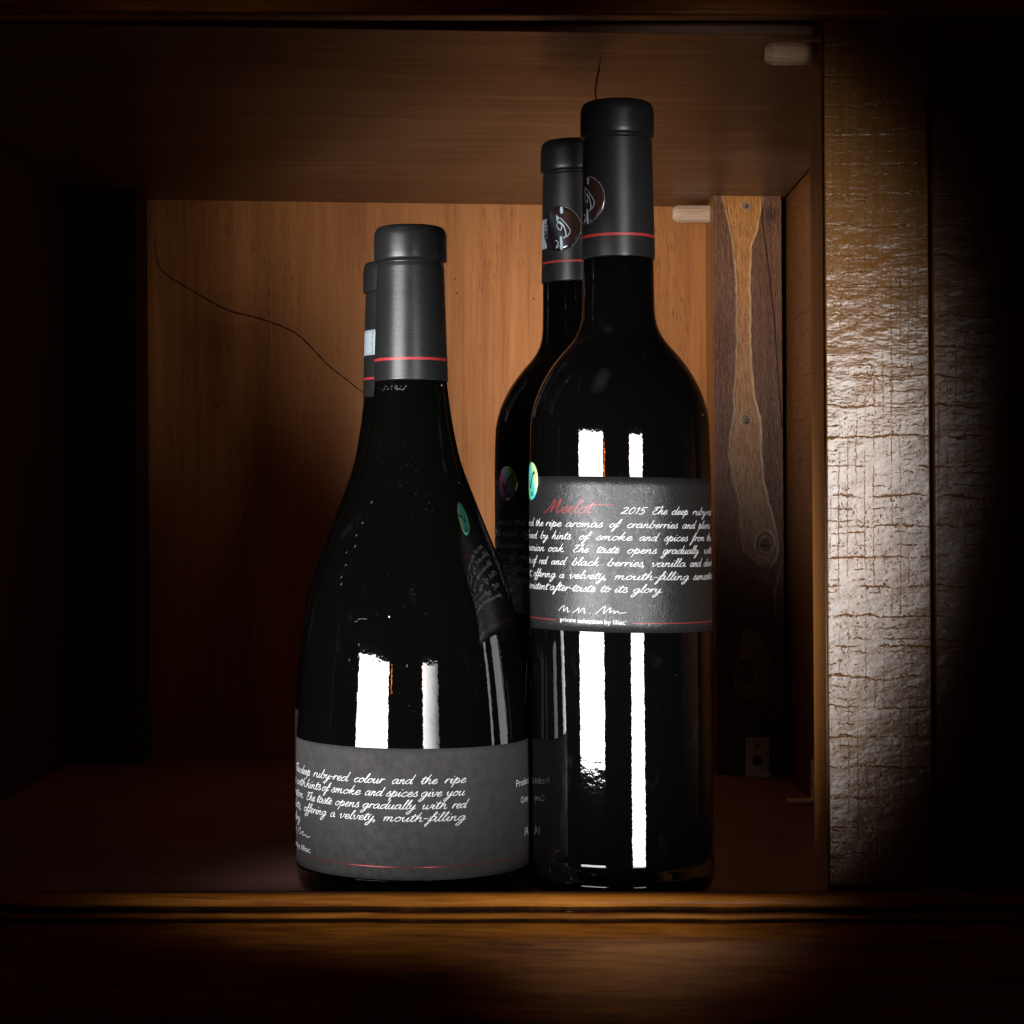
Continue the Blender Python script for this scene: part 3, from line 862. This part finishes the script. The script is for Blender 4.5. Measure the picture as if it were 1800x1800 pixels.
# boards
b = box_obj('back_panel', LEFT, RIGHT + .02, cy(BACK), cy(BACK) + .008, -.03, .60, m_back, cab, 0)
back = b
fl = box_obj('shelf_board', LEFT, RIGHT, cy(.784), cy(BACK) - .0005, -.018, 0, m_floor, cab, .0006)
fl.rotation_euler = (0, TILT, 0); fl.location = (0, 0, floor_z(0))
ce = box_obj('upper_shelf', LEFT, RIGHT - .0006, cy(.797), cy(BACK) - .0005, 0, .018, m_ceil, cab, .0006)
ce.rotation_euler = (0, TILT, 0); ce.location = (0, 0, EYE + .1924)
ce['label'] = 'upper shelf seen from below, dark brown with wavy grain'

# side walls (inner faces of rough boards)
def side(name, x0, x1, d0, d1, mat):
    return box_obj(name, x0, x1, cy(d0), cy(d1), -.05, .60, mat, cab, .0012)
side('side_wall', RIGHT + .0006, RIGHT + .025, .8242, 1.2465, m_sawn_in)
side('side_wall', LEFT - .025, LEFT - .0006, .8242, 1.2465, m_wood_shaded)

# front stile on the right: smooth inner edge, rough sawn front face, then a second plank past a dark gap
lean = .0075
def leaning(ob):
    for v in ob.data.vertices: v.co.x -= lean * (v.co.z - EYE)
    return ob
XS = .1241
st = leaning(box_obj('front_stile', XS, .1660, cy(.7902), cy(.823), -.0045, .62, m_edge, cab, .0005))
st['label'] = 'right front stile with smooth orange inner edge'
leaning(box_obj('stile_face', XS + .0004, .1655, cy(.7875), cy(.7898), -.0045, .62, m_sawn, cab, .0006))
leaning(box_obj('outer_plank', .1668, .26, cy(.7885), cy(.823), -.0045, .62, m_sawn_dim, cab, .0010))
leaning(box_obj('front_stile', -.30, -.232, cy(.7885), cy(.823), -.0045, .62, m_sawn, cab, .0010))

# knotty back post with its own figure of heartwood, knots and edge lines
def post():
    d = 1.2
    k = d / F
    nx, nz = 97, 760
    x0, x1 = 1256.0, 1376.0
    y0, y1 = 325.0, 1372.0
    gx, gy = np.meshgrid(np.linspace(x0, x1, nx), np.linspace(y0, y1, nz))
    r2 = np.random.RandomState(3)
    # smooth wobble
    def wob(y, seed, amp, step):
        rr = np.random.RandomState(seed)
        ky = np.arange(y0 - step, y1 + 2 * step, step)
        return np.interp(y, ky, rr.uniform(-amp, amp, len(ky)))
    yk = [325, 355, 400, 433, 480, 525, 600, 647, 700, 739, 760, 800, 850, 883, 917, 950, 970, 985, 1000]
    xl = [1272, 1277, 1287, 1292, 1296, 1298, 1297, 1295, 1292, 1291, 1284, 1282, 1290, 1300, 1301, 1302, 1307, 1325, 1345]
    xr = [1344, 1343, 1335, 1323, 1321, 1320, 1321, 1323, 1328, 1338, 1338, 1338, 1343, 1350, 1360, 1366, 1366, 1362, 1348]
    L = np.interp(gy, yk, xl) + wob(gy, 1, 1.2, 14)
    Rr = np.interp(gy, yk, xr) + wob(gy, 2, 1.2, 14)
    inside = np.clip(np.minimum(gx - L, Rr - gx) / 2.0 + .5, 0, 1)
    inside *= np.clip((995 - gy) / 6, 0, 1)
    lines = np.exp(-((gx - L) / 1.7) ** 2) + np.exp(-((gx - Rr) / 1.7) ** 2)
    lines *= np.clip((1000 - gy) / 8, 0, 1)
    # lower flame
    yk2 = [1104, 1112, 1133, 1160, 1190, 1212, 1228, 1234]
    l2 = [1314, 1304, 1299, 1296, 1287, 1290, 1304, 1320]
    r2_ = [1318, 1328, 1343, 1351, 1356, 1352, 1338, 1324]
    L2 = np.interp(gy, yk2, l2); R2 = np.interp(gy, yk2, r2_)
    m2 = ((gy > 1104) & (gy < 1234)).astype(float)
    in2 = np.clip(np.minimum(gx - L2, R2 - gx) / 2.0 + .5, 0, 1) * m2
    lines += m2 * .9 * (np.exp(-((gx - L2) / 1.6) ** 2) + np.exp(-((gx - R2) / 1.6) ** 2))
    # long crack line top right and growth line low right
    c1 = np.interp(gy, [325, 390, 480, 560, 640, 700, 760], [1342, 1344, 1355, 1363, 1368, 1372, 1376])
    crack = np.exp(-((gx - c1) / 1.1) ** 2) * (gy < 750)
    crl = np.exp(-((gx - c1 + 2.6) / 1.2) ** 2) * (gy < 740)
    c2 = np.interp(gy, [985, 1010, 1040, 1080, 1110, 1150], [1374, 1367, 1360, 1362, 1367, 1377])
    lines += .7 * np.exp(-((gx - c2) / 1.5) ** 2) * ((gy > 985) & (gy < 1150))
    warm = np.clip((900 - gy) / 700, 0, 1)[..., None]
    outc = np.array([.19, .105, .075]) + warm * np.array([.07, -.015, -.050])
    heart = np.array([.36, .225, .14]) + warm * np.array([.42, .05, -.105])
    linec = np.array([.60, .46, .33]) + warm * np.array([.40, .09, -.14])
    streak = r2.uniform(.8, 1.15, nx)[None, :, None]
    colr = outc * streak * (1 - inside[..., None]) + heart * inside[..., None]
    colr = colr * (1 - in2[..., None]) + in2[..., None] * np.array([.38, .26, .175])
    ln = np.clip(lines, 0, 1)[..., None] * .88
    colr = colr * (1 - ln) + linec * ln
    hgt = -.00035 * inside + .0006 * np.clip(lines, 0, 1)
    for (kx, ky, rx, ry, tilt) in ((1312, 739, 9, 11, 0), (1344, 955, 17, 23, .15), (1309, 1183, 21, 30, .1), (1315, 362, 7, 7, 0)):
        dx, dy = gx - kx, gy - ky
        dx, dy = dx * math.cos(tilt) + dy * math.sin(tilt), -dx * math.sin(tilt) + dy * math.cos(tilt)
        q = np.sqrt((dx / rx) ** 2 + (dy / ry) ** 2)
        ring = .5 + .5 * np.cos(q * 15 + np.arctan2(dy, dx) * 1.0)
        w = np.clip((1.12 - q) / .25, 0, 1)[..., None]
        kc = np.array([.17, .10, .07]) * (1 - ring[..., None]) + np.array([.42, .30, .20]) * ring[..., None]
        core = np.clip((.48 - q) / .15, 0, 1)[..., None]
        kc = kc * (1 - core) + core * np.array([.16, .10, .078])
        colr = colr * (1 - w) + kc * w
        rim = np.exp(-((q - 1.05) / .12) ** 2)
        colr += rim[..., None] * np.array([.16, .13, .10])
        hgt += .0009 * rim * (rx / 15) + .0005 * core[..., 0] + .0003 * ring * w[..., 0]
        # a check across the core
        chk = np.exp(-((dy - 4 + .12 * dx) / 1.0) ** 2) * (q < .6)
        colr *= (1 - .8 * chk)[..., None]
        hgt -= .0008 * chk
    colr *= (1 - .75 * crack)[..., None]
    colr += crl[..., None] * np.array([.10, .05, .02])
    hgt -= .0012 * crack
    # resin stain near the top
    st_ = np.exp(-(((gx - 1358) / 14) ** 2 + ((gy - 378) / 14) ** 2))
    colr *= (1 - .6 * st_)[..., None]
    edge = (gx == gx.min()) | (gx == gx.max())
    X = (gx - 900) * k + .0004
    Z = EYE + (900 - gy) * k
    X = X + lean * (Z - EYE) * -1.0 * -1.0 * 0 - lean * (Z - EYE)
    Yv = cy(d) - hgt
    verts = np.stack([X, Yv, Z], -1).reshape(-1, 3)
    faces = []
    for j in range(nz - 1):
        o = j * nx
        for i in range(nx - 1):
            a = o + i
            faces.append((a, a + nx, a + nx + 1, a + 1))
    # thickness: left and right returns to the back panel
    nb = len(verts)
    extra = []
    for j in range(nz):
        extra.append((verts[j * nx][0], cy(BACK) - .0004, verts[j * nx][2]))
    for j in range(nz):
        extra.append((verts[j * nx + nx - 1][0], cy(BACK) - .0004, verts[j * nx + nx - 1][2]))
    for j in range(nz - 1):
        faces.append((j * nx, nb + j, nb + j + 1, (j + 1) * nx))
        a = j * nx + nx - 1
        faces.append((a, a + nx, nb + nz + j + 1, nb + nz + j))
    allv = np.vstack([verts, np.array(extra)])
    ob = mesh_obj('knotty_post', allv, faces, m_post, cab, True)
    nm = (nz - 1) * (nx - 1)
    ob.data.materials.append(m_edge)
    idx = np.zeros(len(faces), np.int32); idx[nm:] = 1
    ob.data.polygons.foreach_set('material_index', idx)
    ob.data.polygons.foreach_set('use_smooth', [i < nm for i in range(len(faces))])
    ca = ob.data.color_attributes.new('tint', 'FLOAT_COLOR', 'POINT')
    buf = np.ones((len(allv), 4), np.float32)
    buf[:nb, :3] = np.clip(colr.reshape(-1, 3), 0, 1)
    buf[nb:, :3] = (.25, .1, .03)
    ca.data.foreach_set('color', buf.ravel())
    ob['label'] = 'knotty dark pine post with pale heartwood streak'
    return ob
post()
leaning(box_obj('corner_post', LEFT, -.227, cy(1.207), cy(BACK) - .0004, -.006, .36, m_wood_shaded, cab, .001))
# dark gap strip between the post and the side wall lies open: the wall behind it
# moulded front rail
def rail():
    prof = [(.7838, -.0005, .2), (.7838, .0050, .6), (.7825, .0060, .85), (.7800, .0063, .6), (.7772, .0060, .1), (.7757, .0052, 0), (.7750, .0036, 0), (.7750, .0022, 0), (.7754, .0013, .15),  # lip top is darkened too, painting in its contact shadow
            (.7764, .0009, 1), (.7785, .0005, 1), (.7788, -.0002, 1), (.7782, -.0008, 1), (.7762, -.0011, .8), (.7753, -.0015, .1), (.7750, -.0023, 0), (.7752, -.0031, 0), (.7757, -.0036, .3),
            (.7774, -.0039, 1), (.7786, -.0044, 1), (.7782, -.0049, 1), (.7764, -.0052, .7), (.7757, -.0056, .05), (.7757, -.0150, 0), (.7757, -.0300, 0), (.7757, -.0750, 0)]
    n = 260
    xs = np.linspace(-.32, .30, n)
    v, f, gr = [], [], []
    r3 = np.random.RandomState(5)
    jit = np.convolve(r3.uniform(-1, 1, n + 20), np.ones(9) / 9, 'same')[10:10 + n]
    jit2 = np.convolve(r3.uniform(-1, 1, n + 20), np.ones(5) / 5, 'same')[10:10 + n]
    for i, x in enumerate(xs):
        for (d, z, g) in prof:
            zz = z + (.0005 * jit[i] if 0 < g < .99 and z < .004 else .0002 * jit2[i] if z < .004 and z > -.006 else 0)
            v.append((x, cy(d), zz))
            gr.append(min(1, max(0, g + .25 * jit2[i] * (g > .1))))
    m = len(prof)
    for i in range(n - 1):
        for j in range(m - 1):
            a = i * m + j
            f.append((a, a + 1, a + m + 1, a + m))
    ob = mesh_obj('moulded_rail', v, f, m_rail, cab, True)
    a = ob.data.attributes.new('groove', 'FLOAT', 'POINT')
    a.data.foreach_set('value', np.array(gr, np.float32))
    ob['label'] = 'orange moulded front rail with two dark grooves'
    return ob
rail()
up = box_obj('upper_rail', -.32, .30, cy(.776), cy(.7865), .3488, .42, m_rail, cab, .0015, 3)
u_a = up.data.attributes.new('groove', 'FLOAT', 'POINT')

# wooden pegs under the upper shelf
def peg(x0, x1, d, z, r):
    n = 28
    prof = [(x0, r * .62), (x0 + .0006, r * .74), (x0 + .0034, r), (x1, r)]
    v, f = [], []
    for (x, rr) in prof:
        for i in range(n):
            a = 2 * math.pi * i / n
            q = rr * (1 - (.05 if i % 2 else 0))
            v.append((x, q * math.cos(a), q * math.sin(a)))
    for j in range(len(prof) - 1):
        for i in range(n):
            k = (i + 1) % n
            f.append((j * n + i, (j + 1) * n + i, (j + 1) * n + k, j * n + k))
    f.append(tuple(range(n)))
    f.append(tuple(3 * n + i for i in range(n - 1, -1, -1)))
    ob = mesh_obj('shelf_peg', v, f, m_dowel, cab)
    ob.location = (0, cy(d), z)
    return ob
peg(.0985, .1222, 1.222, EYE + (900 - 376) / F * 1.222, .0054)
peg(.1017, .1250, .805, EYE + (900 - 95) / F * .805, .0046)

# zinc angle brackets at the foot of the post and on the side wall
def bracket(origin, rot, screw=True):
    br = bpy.data.objects.new('angle_bracket', None)
    bm = bmesh.new()
    w, h, t, leg = .0140, .0225, .0014, .0150
    # upright with a round hole: outer rectangle ring bridged to a circle
    n = 24
    hc, hr = .0085, .0029
    def rect_pt(a, z0, z1, cz):
        c, s = math.cos(a), math.sin(a)
        kx = (w / 2) / abs(c) if abs(c) > 1e-6 else 1e9
        kz = ((z1 - cz) if s > 0 else (cz - z0)) / abs(s) if abs(s) > 1e-6 else 1e9
        q = min(kx, kz)
        return c * q, cz + s * q
    rows = []
    angs = sorted([2 * math.pi * i / n + .001 for i in range(n)] + [math.atan2(zc - hc, xc) % (2 * math.pi) for xc in (-w / 2, w / 2) for zc in (0, h)])
    for yy in (0, -t):
        inner = [bm.verts.new((hr * math.cos(a), yy, hc + hr * math.sin(a))) for a in angs]
        outer = [bm.verts.new((rect_pt(a, 0, h, hc)[0], yy, rect_pt(a, 0, h, hc)[1])) for a in angs]
        rows.append((inner, outer))
    N = len(angs)
    for i in range(N):
        k = (i + 1) % N
        (i0, o0), (i1, o1) = rows
        bm.faces.new((i1[i], o1[i], o1[k], i1[k]))
        bm.faces.new((i0[i], i0[k], o0[k], o0[i]))
        bm.faces.new((o1[i], o0[i], o0[k], o1[k]))
        bm.faces.new((i1[i], i1[k], i0[k], i0[i]))
    me = bpy.data.meshes.new('angle_bracket')
    # foot
    def box(x0, x1, y0, y1, z0, z1):
        vs = [bm.verts.new((x, y, z)) for x in (x0, x1) for y in (y0, y1) for z in (z0, z1)]
        for q in ((0, 1, 3, 2), (4, 6, 7, 5), (0, 4, 5, 1), (2, 3, 7, 6), (0, 2, 6, 4), (1, 5, 7, 3)):
            bm.faces.new([vs[i] for i in q])
    box(-w / 2, w / 2, -leg, -t - .00002, 0, t)
    bmesh.ops.recalc_face_normals(bm, faces=bm.faces[:])
    bm.to_mesh(me); bm.free()
    me.materials.append(m_zinc)
    ob = bpy.data.objects.new('angle_bracket', me)
    link(ob, cab)
    ob.location = origin
    ob.rotation_euler = (0, 0, rot)
    if screw:
        n = 24
        prof = [(.0034, .0001), (.0034, .0006), (.0031, .0010), (.0016, .0011), (.0013, .0004), (.0001, .0004)]
        v, f = [], []
        for j, (r, hgt) in enumerate(prof):
            for i in range(n):
                a = 2 * math.pi * i / n
                rr = r * (1.0 if j not in (3, 4) else (1.25 if i % 6 < 2 else .55))
                v.append((rr * math.cos(a), -t - hgt, .0180 + rr * math.sin(a)))
        for j in range(len(prof) - 1):
            for i in range(n):
                k = (i + 1) % n
                f.append((j * n + i, j * n + k, (j + 1) * n + k, (j + 1) * n + i))
        f.append(tuple(5 * n + i for i in range(n)))
        sc = mesh_obj('screw', v, f, m_brass, ob)
        sc.data.materials.append(m_gap)
        mi = [1 if (q // n) >= 3 else 0 for q in range(len(f))]
        sc.data.polygons.foreach_set('material_index', mi)
        sc['label'] = 'yellowish cross-head screw'
    # countersunk shadow plate behind the open hole is the post itself
    return ob
bx = (1331 - 900) / F * 1.197
bracket((bx, cy(1.1985), floor_z(bx) + .0003), 0)
bracket((RIGHT - .0003, cy(1.085), floor_z(RIGHT) + .0005), math.radians(-90), False)

# hairline marks in the boards
def mark(name, pts, w, parent, mat, normal_off):
    """thin tapering groove line laid on a board; pts are 3-D points, w widths"""
    line = pts
    v, f = [], []
    n = len(line)
    for i, p in enumerate(line):
        a, b2 = Vector(line[max(i - 1, 0)]), Vector(line[min(i + 1, n - 1)])
        t = (b2 - a).normalized()
        side_ = t.cross(Vector(normal_off)).normalized()
        ww = w * math.sin(math.pi * min(.95, max(.08, i / (n - 1)))) ** .5 * rnd.uniform(.75, 1.25)
        p = Vector(p)
        v += [p + side_ * ww / 2, p - side_ * ww / 2, p + Vector(normal_off) * .0002]
    for i in range(n - 1):
        a = 3 * i
        f += [(a, a + 2, a + 5, a + 3), (a + 2, a + 1, a + 4, a + 5)]
    return mesh_obj(name, v, f, mat, parent)
def wallpts(px):
    k = BACK / F
    return [((x - 900) * k, cy(BACK) - .0002, EYE + (900 - y) * k) for x, y in smooth_line(px, 8)]
c1 = mark('crack', wallpts([(272, 415), (275, 455), (288, 478), (320, 500), (362, 525), (405, 547), (450, 558), (505, 578), (535, 598), (575, 640), (610, 668), (645, 696), (668, 716)]), .0009, back, m_crackm, (0, -1, 0))
def ceilpts(px):
    out = []
    zc = .1924
    for x, y in smooth_line(px, 6):
        d = zc * F / (900 - y)
        xx = (x - 900) / F * d
        out.append((xx, cy(d), -.0002))
    return out
c3 = mark('crack', ceilpts([(1056, 100), (1053, 120), (1048, 145), (1047, 165), (1051, 190), (1056, 215)]), .0008, ce, m_crackm, (0, 0, -1))
